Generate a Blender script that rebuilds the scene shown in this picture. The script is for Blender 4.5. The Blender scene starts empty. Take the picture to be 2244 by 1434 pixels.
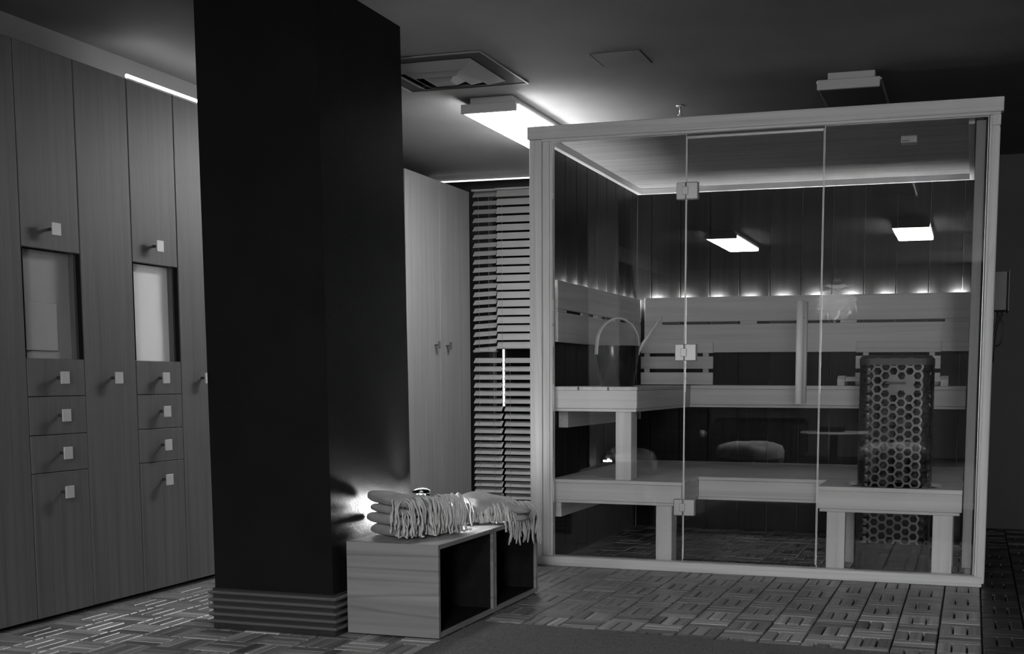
import bpy, math, random
from mathutils import Vector, Matrix, noise
random.seed(7)
S = bpy.context.scene
COL = S.collection
PI = math.pi
# ------------------------------------------------------------ camera, world, exposure
cd = bpy.data.cameras.new('camera'); cam = bpy.data.objects.new('camera', cd); COL.objects.link(cam)
R0 = Vector((0.953737, 0.300635, 0.002154)); R1 = Vector((0.033034, -0.097668, -0.994671)); R2 = Vector((-0.298822, 0.948725, -0.103081))
M = Matrix((R0, -R1, -R2)).transposed().to_4x4()
M.translation = Vector((2.05553, -5.50586, 0.91009))
cam.matrix_world = M
cd.sensor_width = 36; cd.lens = 2631.87/2244*36
cd.shift_x = (1122-1300.0)/2244; cd.shift_y = (1103.94-717)/2244
cd.clip_start = 0.02; cd.clip_end = 60
S.camera = cam
w = bpy.data.worlds.new('world'); S.world = w; w.use_nodes = True
w.node_tree.nodes['Background'].inputs[0].default_value = (1, 1, 1, 1)
w.node_tree.nodes['Background'].inputs[1].default_value = 0.02
S.view_settings.view_transform = 'Standard'; S.view_settings.look = 'None'
S.view_settings.gamma = 1.0; S.view_settings.use_curve_mapping = False
S.view_settings.exposure = 0.0
# light levels (radiance of what gives off light)
E_LAMP = 50.0
E_FILL = 62.0      # added fill: glowing unseen door behind the camera, lights the cabin front
E_ROOM = 110.0      # right lit fixture in the lounge part of the room
E_ROOM_L = 45.0    # left one
E_TUBE = 15.0
E_STRIP = 2.0      # strip over the blinds
E_LED = 1150.0
E_JAR = 900.0
E_PEND = 240.0      # bulb inside the petal pendant
CEIL = 2.26

# ------------------------------------------------------------ materials (all achromatic: the photograph is black and white)
def new_mat(name):
    m = bpy.data.materials.new(name); m.use_nodes = True
    nt = m.node_tree; b = nt.nodes['Principled BSDF']
    return m, nt, b
def g(v): return (v, v, v, 1)
def plain(name, v, rough=0.6, metal=0.0, var=0.0, scale=8.0, bump=0.0, bscale=60.0, spec=0.5, coat=0.0):
    m, nt, b = new_mat(name); N = nt.nodes; L = nt.links
    b.inputs['Base Color'].default_value = g(v); b.inputs['Roughness'].default_value = rough
    b.inputs['Metallic'].default_value = metal; b.inputs['Specular IOR Level'].default_value = spec
    b.inputs['Coat Weight'].default_value = coat
    tc = N.new('ShaderNodeTexCoord')
    if var > 0:
        n = N.new('ShaderNodeTexNoise'); n.inputs['Scale'].default_value = scale; n.inputs['Detail'].default_value = 5
        r = N.new('ShaderNodeMapRange'); r.inputs[3].default_value = v*(1-var); r.inputs[4].default_value = v*(1+var)
        r.inputs[1].default_value = 0.3; r.inputs[2].default_value = 0.7
        L.new(tc.outputs['Object'], n.inputs['Vector']); L.new(n.outputs['Fac'], r.inputs[0]); L.new(r.outputs[0], b.inputs['Base Color'])
    if bump > 0:
        n2 = N.new('ShaderNodeTexNoise'); n2.inputs['Scale'].default_value = bscale; n2.inputs['Detail'].default_value = 4
        bp = N.new('ShaderNodeBump'); bp.inputs['Strength'].default_value = bump; bp.inputs['Distance'].default_value = 0.01
        L.new(tc.outputs['Object'], n2.inputs['Vector']); L.new(n2.outputs['Fac'], bp.inputs['Height']); L.new(bp.outputs[0], b.inputs['Normal'])
    return m
def wood(name, v, axis='x', contrast=0.25, rough=0.5, dens=1.0, objvar=0.0, spec=0.3, bump=0.12, veins=0.5):
    m, nt, b = new_mat(name); N = nt.nodes; L = nt.links
    b.inputs['Roughness'].default_value = rough; b.inputs['Specular IOR Level'].default_value = spec
    tc = N.new('ShaderNodeTexCoord'); mp = N.new('ShaderNodeMapping')
    lo, hi = 0.7*dens, 26.0*dens
    mp.inputs['Scale'].default_value = {'x': (lo, hi, hi), 'y': (hi, lo, hi), 'z': (hi, hi, lo)}[axis]
    oi = N.new('ShaderNodeObjectInfo')
    add = N.new('ShaderNodeVectorMath'); add.operation = 'ADD'
    sc = N.new('ShaderNodeVectorMath'); sc.operation = 'SCALE'; sc.inputs['Scale'].default_value = 37.0 if objvar > 0 else 0.0
    cx = N.new('ShaderNodeCombineXYZ')
    for i in range(3): L.new(oi.outputs['Random'], cx.inputs[i])
    L.new(cx.outputs[0], sc.inputs[0]); L.new(tc.outputs['Object'], mp.inputs['Vector'])
    L.new(mp.outputs[0], add.inputs[0]); L.new(sc.outputs[0], add.inputs[1])
    n = N.new('ShaderNodeTexNoise'); n.inputs['Scale'].default_value = 1.0; n.inputs['Detail'].default_value = 7; n.inputs['Roughness'].default_value = 0.6
    n.inputs['Distortion'].default_value = 0.35
    L.new(add.outputs[0], n.inputs['Vector'])
    n3 = N.new('ShaderNodeTexNoise'); n3.inputs['Scale'].default_value = 0.28; n3.inputs['Detail'].default_value = 3; n3.inputs['Distortion'].default_value = 1.5
    L.new(add.outputs[0], n3.inputs['Vector'])
    r = N.new('ShaderNodeMapRange'); r.inputs[1].default_value = 0.3; r.inputs[2].default_value = 0.7
    r.inputs[3].default_value = 1-contrast; r.inputs[4].default_value = 1+contrast
    L.new(n.outputs['Fac'], r.inputs[0])
    ramp = N.new('ShaderNodeValToRGB'); e = ramp.color_ramp.elements
    e[0].position = 0.46; e[0].color = g(1); e[1].position = 0.5; e[1].color = g(1-veins*contrast*1.6)
    e2 = ramp.color_ramp.elements.new(0.54); e2.color = g(1)
    L.new(n3.outputs['Fac'], ramp.inputs[0])
    mul = N.new('ShaderNodeMath'); mul.operation = 'MULTIPLY'; L.new(r.outputs[0], mul.inputs[0]); L.new(ramp.outputs[0], mul.inputs[1])
    rv = N.new('ShaderNodeMapRange'); rv.inputs[3].default_value = v*(1-objvar); rv.inputs[4].default_value = v*(1+objvar)
    L.new(oi.outputs['Random'], rv.inputs[0])
    mul2 = N.new('ShaderNodeMath'); mul2.operation = 'MULTIPLY'; L.new(mul.outputs[0], mul2.inputs[0]); L.new(rv.outputs[0], mul2.inputs[1])
    L.new(mul2.outputs[0], b.inputs['Base Color'])
    bp = N.new('ShaderNodeBump'); bp.inputs['Strength'].default_value = bump; bp.inputs['Distance'].default_value = 0.003
    L.new(n.outputs['Fac'], bp.inputs['Height']); L.new(bp.outputs[0], b.inputs['Normal'])
    return m
def emit(name, s, v=1.0):
    m, nt, b = new_mat(name)
    b.inputs['Base Color'].default_value = g(0.8); b.inputs['Emission Color'].default_value = g(v); b.inputs['Emission Strength'].default_value = s
    return m
def glass(name, tint=0.96, gain=1.0):
    m, nt, b = new_mat(name); N = nt.nodes; L = nt.links; N.remove(b)
    out = N['Material Output']; t = N.new('ShaderNodeBsdfTransparent'); t.inputs[0].default_value = g(tint)
    gl = N.new('ShaderNodeBsdfGlossy'); gl.inputs['Roughness'].default_value = 0.0; gl.inputs['Color'].default_value = g(1)
    fr = N.new('ShaderNodeFresnel'); fr.inputs['IOR'].default_value = 1.5
    ml = N.new('ShaderNodeMath'); ml.operation = 'MULTIPLY'; ml.inputs[1].default_value = gain; ml.use_clamp = True
    mx = N.new('ShaderNodeMixShader'); L.new(fr.outputs[0], ml.inputs[0]); L.new(ml.outputs[0], mx.inputs[0]); L.new(t.outputs[0], mx.inputs[1]); L.new(gl.outputs[0], mx.inputs[2])
    L.new(mx.outputs[0], out.inputs['Surface'])
    return m
MT = {}
MT['pale_x'] = wood('pale_wood_x', 0.67, 'x', 0.14, 0.55)
MT['pale_y'] = wood('pale_wood_y', 0.67, 'y', 0.14, 0.55)
MT['pale_z'] = wood('pale_wood_z', 0.67, 'z', 0.14, 0.55)
MT['bench_x'] = wood('bench_wood_x', 0.65, 'x', 0.12, 0.5, objvar=0.05)
MT['bench_y'] = wood('bench_wood_y', 0.65, 'y', 0.12, 0.5, objvar=0.05)
MT['bench_z'] = wood('bench_wood_z', 0.65, 'z', 0.12, 0.5, objvar=0.05)
MT['dark_z'] = wood('dark_wall_wood', 0.017, 'z', 0.35, 0.45, objvar=0.2, spec=0.12)
MT['locker_z'] = wood('locker_wood', 0.09, 'z', 0.16, 0.5, dens=1.6, spec=0.35)
MT['cab_z'] = wood('far_cabinet_wood', 0.165, 'z', 0.12, 0.5, dens=1.4, spec=0.3)
MT['crate_x'] = wood('crate_wood_x', 0.22, 'x', 0.22, 0.5, dens=0.8, veins=0.9)
MT['crate_y'] = wood('crate_wood_y', 0.26, 'y', 0.3, 0.35, dens=0.8, veins=0.8, spec=0.5)
MT['crate_in'] = wood('shaded_crate_wood', 0.010, 'y', 0.3, 0.5, spec=0.12)  # near black: shade of the box interior put into the wood
MT['cabceil'] = wood('cabin_ceiling_wood', 0.40, 'x', 0.16, 0.55, objvar=0.05)
MT['shaded_z'] = wood('shaded_post_wood', 0.27, 'z', 0.14, 0.55)  # darker copy of the pale wood, shade put into its colour
MT['rib'] = plain('ribbed_metal', 0.13, 0.4, metal=0.3)
MT['deck_x'] = wood('deck_slat_x', 0.27, 'x', 0.45, 0.38, dens=1.5, objvar=0.5, spec=0.5)
MT['deck_y'] = wood('deck_slat_y', 0.25, 'y', 0.45, 0.38, dens=1.5, objvar=0.5, spec=0.5)
MT['deck_dark_x'] = wood('dark_deck_slat_x', 0.05, 'x', 0.45, 0.35, dens=1.5, objvar=0.4, spec=0.5)
MT['deck_dark_y'] = wood('dark_deck_slat_y', 0.035, 'y', 0.45, 0.4, dens=1.5, objvar=0.4, spec=0.4)
MT['front_wall'] = plain('lounge_wall_paint', 0.22, 0.7, var=0.1, scale=2)
MT['floor_base'] = plain('deck_base', 0.012, 0.7)
MT['ceiling'] = plain('ceiling_paint', 0.145, 0.8, var=0.10, scale=3.0, bump=0.08, bscale=90)
MT['wall'] = plain('dark_wall_paint', 0.016, 0.55, var=0.2, scale=3)
MT['column'] = plain('column_paint', 0.010, 0.38, var=0.15, scale=5, bump=0.12, bscale=140, spec=0.06)
MT['rubber'] = plain('ribbed_base', 0.05, 0.28, metal=0.5, spec=0.6)
MT['chrome'] = plain('brushed_metal', 0.55, 0.32, metal=1.0)
MT['steel_light'] = plain('satin_steel', 0.62, 0.38, metal=0.85)
MT['knob'] = plain('satin_knob', 0.5, 0.45, metal=0.3)
MT['stem'] = plain('dark_stem', 0.05, 0.5)
MT['white'] = plain('white_panel', 0.88, 0.30, var=0.05, scale=3)
MT['white2'] = plain('grey_panel', 0.30, 0.4, var=0.08, scale=3)
MT['black'] = plain('black_gloss', 0.008, 0.22, spec=0.6)
MT['blackmatte'] = plain('black_matte', 0.008, 0.6, spec=0.08)
MT['dark_rail'] = plain('dark_rail', 0.06, 0.5)
MT['cover'] = plain('metal_guard', 0.06, 0.33, metal=0.8, var=0.25, scale=12)
MT['plate'] = plain('smoked_metal_panel', 0.22, 0.3, metal=0.9, var=0.15, scale=5)
MT['stone'] = plain('stone', 0.05, 0.75, var=0.4, scale=25, bump=0.6, bscale=40)
MT['blind'] = plain('blind_slat', 0.25, 0.5)
MT['lampbody'] = plain('lamp_body', 0.45, 0.5)
MT['diffuser_off'] = plain('unlit_diffuser', 0.08, 0.4)
MT['vent'] = plain('vent_metal', 0.20, 0.45)
MT['ventdark'] = plain('vent_gap', 0.01, 0.7)
MT['towel'] = plain('wool_throw', 0.32, 0.95, var=0.12, scale=22, bump=0.5, bscale=350, spec=0.1)
MT['fringe'] = plain('wool_fringe', 0.50, 0.95, var=0.15, scale=60, spec=0.1)
MT['rug'] = plain('rug_pile', 0.20, 0.95, var=0.45, scale=220, bump=1.0, bscale=400, spec=0.05)
MT['sofa'] = plain('dark_leather', 0.004, 0.5, spec=0.2)
MT['blanket'] = plain('mottled_blanket', 0.5, 0.9, var=0.6, scale=9)
MT['box'] = plain('control_box', 0.07, 0.5)
MT['cable'] = plain('cable', 0.03, 0.4)
MT['glass'] = glass('clear_glass', 0.97, 1.0)
MT['jarglass'] = glass('jar_glass', 0.98)
MT['glass_edge'] = plain('glass_edge', 0.9, 0.25, spec=0.9)
MT['lamp_on'] = emit('lamp_glow', E_LAMP)
MT['room_on'] = emit('room_lamp_glow', E_ROOM)
MT['room_on_l'] = emit('room_lamp_glow_left', E_ROOM_L)
MT['tube'] = emit('tube_glow', E_TUBE)
MT['strip'] = emit('strip_glow', E_STRIP)
MT['led'] = emit('led_glow', E_LED)
MT['jarlight'] = emit('jar_glow', E_JAR)
MT['bulb'] = emit('bulb_glow', E_PEND)
MT['day'] = emit('daylight_gap', 1.6)
MT['doorfill'] = emit('door_fill_glow', E_FILL)
MT['sensor'] = plain('sensor_plastic', 0.6, 0.4)
m, nt, b = new_mat('pendant_petal')
b.inputs['Base Color'].default_value = g(0.7); b.inputs['Roughness'].default_value = 0.5; b.inputs['Transmission Weight'].default_value = 0.0
tr = nt.nodes.new('ShaderNodeBsdfTranslucent'); tr.inputs[0].default_value = g(0.75)
mx = nt.nodes.new('ShaderNodeMixShader'); mx.inputs[0].default_value = 0.04
nt.links.new(b.outputs[0], mx.inputs[1]); nt.links.new(tr.outputs[0], mx.inputs[2]); nt.links.new(mx.outputs[0], nt.nodes['Material Output'].inputs['Surface'])
MT['petal'] = m

# ------------------------------------------------------------ mesh helpers
class MB:
    def __init__(s): s.v = []; s.f = []; s.mi = []; s.sm = []
    def add(s, vs, fs, mi=0, smooth=False):
        o = len(s.v); s.v += [tuple(p) for p in vs]; s.f += [[i+o for i in f] for f in fs]
        s.mi += [mi]*len(fs); s.sm += [smooth]*len(fs); return s
    def box(s, x0, x1, y0, y1, z0, z1, ch=0.0, mi=0, T=None):
        if x0 > x1: x0, x1 = x1, x0
        if y0 > y1: y0, y1 = y1, y0
        if z0 > z1: z0, z1 = z1, z0
        c = min(ch, (x1-x0)*.3, (y1-y0)*.3, (z1-z0)*.3)
        if c <= 0:
            vs = [(x, y, z) for z in (z0, z1) for y in (y0, y1) for x in (x0, x1)]
            fs = [(0,2,3,1),(4,5,7,6),(0,1,5,4),(2,6,7,3),(0,4,6,2),(1,3,7,5)]
        else:
            vs = []; idx = {}
            X = (x0, x1); Y = (y0, y1); Z = (z0, z1); sg = (1, -1)
            for i in (0,1):
                for j in (0,1):
                    for k in (0,1):
                        for a in range(3):
                            p = [X[i], Y[j], Z[k]]
                            q = [p[0]+sg[i]*c, p[1]+sg[j]*c, p[2]+sg[k]*c]; q[a] = p[a]
                            idx[(i,j,k,a)] = len(vs); vs.append(tuple(q))
            fs = []
            I = lambda i,j,k,a: idx[(i,j,k,a)]
            for s_ in (0,1):
                fs.append([I(s_,0,0,0), I(s_,1,0,0), I(s_,1,1,0), I(s_,0,1,0)][::1 if s_ else -1])
                fs.append([I(0,s_,0,1), I(0,s_,1,1), I(1,s_,1,1), I(1,s_,0,1)][::1 if s_ else -1])
                fs.append([I(0,0,s_,2), I(1,0,s_,2), I(1,1,s_,2), I(0,1,s_,2)][::1 if s_ else -1])
            for a in (0,1):
                for bb in (0,1):
                    par = (a+bb) % 2
                    f = [I(0,a,bb,1), I(0,a,bb,2), I(1,a,bb,2), I(1,a,bb,1)]; fs.append(f if par else f[::-1])
                    f = [I(a,0,bb,2), I(a,0,bb,0), I(a,1,bb,0), I(a,1,bb,2)]; fs.append(f if par else f[::-1])
                    f = [I(a,bb,0,0), I(a,bb,0,1), I(a,bb,1,1), I(a,bb,1,0)]; fs.append(f if par else f[::-1])
            for i in (0,1):
                for j in (0,1):
                    for k in (0,1):
                        f = [I(i,j,k,0), I(i,j,k,1), I(i,j,k,2)]; fs.append(f if (i+j+k) % 2 else f[::-1])
        if T is not None: vs = [tuple(T @ Vector(p)) for p in vs]
        return s.add(vs, fs, mi)
    def tube(s, pts, r, n=8, mi=0, cap=True, smooth=True, flat=None):
        pts = [Vector(p) for p in pts]; k = len(pts); rr = r if isinstance(r, (list, tuple)) else [r]*k
        vs = []; up = None
        for i, p in enumerate(pts):
            d = (pts[min(i+1, k-1)]-pts[max(i-1, 0)]).normalized()
            if up is None: up = Vector((0,0,1)) if abs(d.z) < 0.9 else Vector((1,0,0))
            a = d.cross(up).normalized(); bb = a.cross(d).normalized(); up = bb
            fa, fb = flat if flat else (1, 1)
            for j in range(n):
                t = 2*PI*j/n; vs.append(p+(a*math.cos(t)*fa+bb*math.sin(t)*fb)*rr[i])
        fs = [(i*n+j, i*n+(j+1) % n, (i+1)*n+(j+1) % n, (i+1)*n+j) for i in range(k-1) for j in range(n)]
        if cap: fs += [list(range(n))[::-1], [(k-1)*n+j for j in range(n)]]
        return s.add(vs, fs, mi, smooth)
    def lathe(s, c, prof, n=32, mi=0, smooth=True):
        vs = [(c[0]+r*math.cos(2*PI*j/n), c[1]+r*math.sin(2*PI*j/n), c[2]+z) for r, z in prof for j in range(n)]
        fs = [(i*n+j, i*n+(j+1) % n, (i+1)*n+(j+1) % n, (i+1)*n+j) for i in range(len(prof)-1) for j in range(n)]
        return s.add(vs, fs, mi, smooth)
    def build(s, name, mats, parent=None, recalc=True):
        off = Vector(parent.get('_o', (0,0,0))) if parent is not None else Vector(s.org) if hasattr(s, 'org') else Vector((0,0,0))
        me = bpy.data.meshes.new(name)
        me.from_pydata([tuple(Vector(p)-off) for p in s.v], [], s.f)
        for mm in (mats if isinstance(mats, (list, tuple)) else [mats]): me.materials.append(MT[mm])
        for i, p in enumerate(me.polygons): p.material_index = s.mi[i]; p.use_smooth = s.sm[i]
        if recalc:
            import bmesh
            b_ = bmesh.new(); b_.from_mesh(me); bmesh.ops.recalc_face_normals(b_, faces=b_.faces); b_.to_mesh(me); b_.free()
        me.update()
        o = bpy.data.objects.new(name, me); COL.objects.link(o)
        if parent is not None:
            o.parent = parent; o['_o'] = tuple(off)
        else:
            o.location = off; o['_o'] = tuple(off)
        return o
def thing(name, loc, label, cat, group=None):
    o = bpy.data.objects.new(name, None); COL.objects.link(o); o.location = loc; o['_o'] = tuple(loc)
    o.empty_display_size = 0.05
    o['label'] = label; o['category'] = cat
    if group: o['group'] = group
    return o
def tag(o, label, cat, group=None):
    o['label'] = label; o['category'] = cat
    if group: o['group'] = group
    return o
def struct(o): o['kind'] = 'structure'; return o
def one(name, mb, mat, loc, label, cat, group=None):
    mb.org = loc; return tag(mb.build(name, mat), label, cat, group)
def B(*a, **k): return MB().box(*a, **k)
def part(name, mat, parent, *a, ch=0.002, label=None):
    o = MB().box(*a, ch=ch).build(name, mat, parent)
    if label: o['label'] = label
    return o

# ------------------------------------------------------------ room shell
struct(B(-1.9, 3.4, -9.3, 2.5, -0.15, -0.022).build('floor', 'floor_base')); FLOOR = bpy.data.objects['floor']
struct(B(-1.9, 3.4, -9.3, 2.5, CEIL, CEIL+0.12).build('ceiling', 'ceiling'))
struct(B(-1.95, -1.8, -9.3, 2.5, -0.1, CEIL).build('wall_left', 'wall'))
struct(B(3.3, 3.45, -9.3, 2.5, -0.1, CEIL).build('wall_right', 'wall'))
mb = MB()
mb.box(-1.9, -1.16, 2.3, 2.45, -0.1, CEIL); mb.box(-0.35, 3.4, 2.3, 2.45, -0.1, CEIL); mb.box(-1.16, -0.35, 2.3, 2.45, -0.1, 0.06); mb.box(-1.16, -0.35, 2.3, 2.45, 2.17, CEIL)
struct(mb.build('wall_back', 'wall'))
struct(B(-1.9, 3.4, -9.45, -9.3, -0.1, CEIL).build('wall_front', 'front_wall'))
d1 = struct(B(2.42, 3.20, -9.298, -9.28, 0.0, 2.05).build('fill_door_1', 'dark_rail'))  # added door, out of view, put in to light the cabin front
part('pane', 'doorfill', d1, 2.50, 3.12, -9.2795, -9.272, 0.75, 1.95, ch=0)  # glowing pane is the fill light itself
struct(B(-1.8, -1.42, -9.3, 1.10, 2.105, CEIL).build('trim_1', 'ceiling'))          # bulkhead over the lockers
# dark column with its ribbed base
mb = MB()
c0 = [(-0.560,-1.79), (-0.075,-1.79), (-0.075,-1.16), (-0.560,-1.16)]
c1 = [(-0.577,-1.79), (-0.098,-1.79), (-0.098,-1.16), (-0.577,-1.16)]
mb.add([(x,y,0.0) for x,y in c0]+[(x,y,CEIL) for x,y in c1], [(0,3,2,1),(4,5,6,7),(0,1,5,4),(1,2,6,5),(2,3,7,6),(3,0,4,7)])
column = thing('column', (-0.32,-1.475,0), 'black painted square column with a ribbed base, between lockers and bench boxes', 'column')
mb.build('shaft', 'column', column)
bs = MB(); bs.box(-0.568, -0.067, -1.798, -1.152, 0.0, 0.150, ch=0.003); bs.build('base_board', 'rubber', column)
for k in range(5):
    z = 0.026+k*0.0268; q = MB()
    prof = [(0.0,-0.008),(0.010,-0.002),(0.012,0.003),(0.010,0.007),(0.0,0.009)]
    rings = []
    for (o_, dz) in prof: rings.append([(-0.568-o_, -1.798-o_, z+dz), (-0.067+o_, -1.798-o_, z+dz), (-0.067+o_, -1.152+o_, z+dz), (-0.568-o_, -1.152+o_, z+dz)])
    vs = [p for r_ in rings for p in r_]
    fs = [(i*4+j, i*4+(j+1) % 4, (i+1)*4+(j+1) % 4, (i+1)*4+j) for i in range(4) for j in range(4)]
    q.add(vs, fs); q.build('rib', 'rib', column)

# window and its blinds at the far left
win = struct(B(-1.16, -0.35, 2.36, 2.37, 0.06, 2.17).build('window_1', 'blackmatte'))
for a in ((-1.16,-1.13,2.29,2.36,0.06,2.17), (-0.38,-0.35,2.29,2.36,0.06,2.17), (-1.13,-0.38,2.29,2.36,0.06,0.09), (-1.13,-0.38,2.29,2.36,2.14,2.17)):
    part('window_frame', 'dark_rail', win, *a)
o = B(-1.082, -1.071, 2.345, 2.358, 0.72, 1.115).build('daylight_slit', 'day', win); o['label'] = 'narrow bright slit of daylight between the blinds'
tr_ = B(-1.8, -0.0, 2.02, 2.045, 2.222, CEIL).build('trim_2', 'ceiling'); struct(tr_)
one('light_strip', B(-1.45, 0.0, 2.012, 2.020, 2.214, 2.222), 'strip', (-0.7,2.016,2.22), 'thin bright light strip along the ceiling above the window blinds', 'light')

def blind(name, x0, x1, ztop, zbot, pitch0, pitch1, tilt, label, y=2.12, sag=0.0, rail=True):
    t = thing(name, ((x0+x1)/2, y, zbot), label, 'blind', 'blinds hanging at the window')
    if rail: part('head_rail', 'blind', t, x0, x1, y-0.03, y+0.03, ztop, ztop+0.012)
    z = ztop-0.02; n = 0
    while z > zbot+0.012:
        u = (ztop-z)/(ztop-zbot); m_ = MB(); hw = 0.024; a = tilt
        cs, sn = math.cos(a), math.sin(a); vs = []
        seg = 4
        for xx, zz in ((x0+0.002, z-sag*u), (x1-0.002, z)):
            for i in range(seg+1):
                s_ = -1+2*i/seg; bow = 0.0025*(1-s_*s_)
                vs.append((xx, y+s_*hw*cs-bow*sn, zz-s_*hw*sn+bow*cs))
        fs = [(i, i+1, seg+1+i+1, seg+1+i) for i in range(seg)]
        m_.add(vs, fs, 0, True)
        vs2 = [(p[0], p[1], p[2]-0.0015) for p in vs]; m_.add(vs2, [f[::-1] for f in fs], 0, True)
        m_.build('slat', 'blind', t, recalc=False)
        z -= pitch0+(pitch1-pitch0)*u; n += 1
    part('bottom_rail', 'blind', t, x0, x1, y-0.02, y+0.02, zbot-0.008, zbot+0.004)
    tb = MB(); 
    for xx in (x0+0.05, x1-0.05): tb.tube([(xx, y-0.025, ztop), (xx, y-0.025, zbot)], 0.0008, 4)
    tb.build('ladder_cord', 'blind', t)
    return t
blind('venetian_blind', -1.200, -1.029, 2.160, 1.10, 0.0557, 0.052, -0.75, 'narrow upper left window blind with uneven slats beside the tall cabinet', sag=0.012)
blind('venetian_blind', -1.024, -0.420, 2.160, 1.12, 0.0557, 0.0557, -1.12, 'upper right window blind, its closed slats overlapping, next to the sauna post', y=2.10)
blind('venetian_blind', -1.200, -0.992, 1.055, 0.07, 0.0570, 0.040, -0.75, 'lower left window blind with open slats beside the tall cabinet', rail=False)
blind('venetian_blind', -0.978, -0.420, 1.055, 0.07, 0.0570, 0.040, -0.75, 'lower right window blind with open slats next to the sauna post', rail=False)

# ------------------------------------------------------------ parquet deck: every slat its own piece
def slat_mesh(name, lx, ly, mat):
    q = MB().box(-lx/2, lx/2, -ly/2, ly/2, -0.018, 0.0, ch=0.003); me = bpy.data.meshes.new(name)
    me.from_pydata(q.v, [], q.f); me.materials.append(MT[mat]); me.update()
    import bmesh
    b_ = bmesh.new(); b_.from_mesh(me); bmesh.ops.recalc_face_normals(b_, faces=b_.faces); b_.to_mesh(me); b_.free()
    return me
SXD = slat_mesh('dark_slat_x', 0.1435, 0.0445, 'deck_dark_x'); SYD = slat_mesh('dark_slat_y', 0.0445, 0.1435, 'deck_dark_y')
SX = slat_mesh('slat_x', 0.1435, 0.0445, 'deck_x'); SY = slat_mesh('slat_y', 0.0445, 0.1435, 'deck_y')
def proj(p):
    d = Vector(p)-M.translation; c = (R0.dot(d), R1.dot(d), R2.dot(d))
    if c[2] < 0.3: return None
    return (1300+2631.87*c[0]/c[2], 1103.9+2631.87*c[1]/c[2], c[2])
cand = []; X0 = 2.114; Y0 = -0.015
for i in range(-27, 8):
    for j in range(-25, 16):
        xa = X0+i*0.15; ya = Y0+j*0.15
        if xa+0.15 > 3.29 or xa < -1.8 or ya+0.15 > 2.29: continue
        vert = (i+j) % 2 == 0
        for k in range(3):
            if vert: cx_, cy_ = xa+0.025+k*0.05, ya+0.075
            else: cx_, cy_ = xa+0.075, ya+0.025+k*0.05
            pr = proj((cx_, cy_, 0))
            vis = pr is not None and -40 < pr[0] < 2290 and pr[1] < 1460
            # under lockers, column, crate, rug, sauna frame
            if vis and (cx_ < -1.2 or (-0.56 < cx_ < -0.08 and -1.78 < cy_ < -1.1) or (-0.05 < cx_ < 0.30 and -1.72 < cy_ < -0.76) or (cx_ > 0.33 and cy_ < -1.5) or cy_ > 1.2 or (cx_ < -0.1 and cy_ > -0.9) or (0.0 < cx_ < 2.1 and 0.0 < cy_ < 0.1)): vis = False
            if vis and 0.1 < cx_ < 2.0 and cy_ > 0 and not (0.8 < cx_ < 1.35): vis = False
            cand.append((pr[2] if vis else 99, cx_, cy_, vert))
cand.sort()
rest = MB(); cnt = 0
for d, cx_, cy_, vert in cand:
    ww = 0.0; dz = random.uniform(-0.0012, 0.0012)
    if cnt < 298 and d < 90:
        o = bpy.data.objects.new('slat', (SYD if vert else SXD) if cx_ > 2.114 else (SY if vert else SX)); COL.objects.link(o)
        o.location = (cx_, cy_, dz); o.parent = FLOOR
        o.rotation_euler = (random.uniform(-.006,.006), random.uniform(-.006,.006), random.uniform(-.006,.006)); cnt += 1
    else:
        hx, hy = (0.0222, 0.0718) if vert else (0.0718, 0.0222)
        rest.box(cx_-hx, cx_+hx, cy_-hy, cy_+hy, -0.018, dz, mi=(1 if vert else 0)+(2 if cx_ > 2.114 else 0), ch=0.003 if d < 90 else 0)
o = rest.build('deck_slats', ['deck_x','deck_y','deck_dark_x','deck_dark_y'], FLOOR); o['kind'] = 'stuff'

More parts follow.
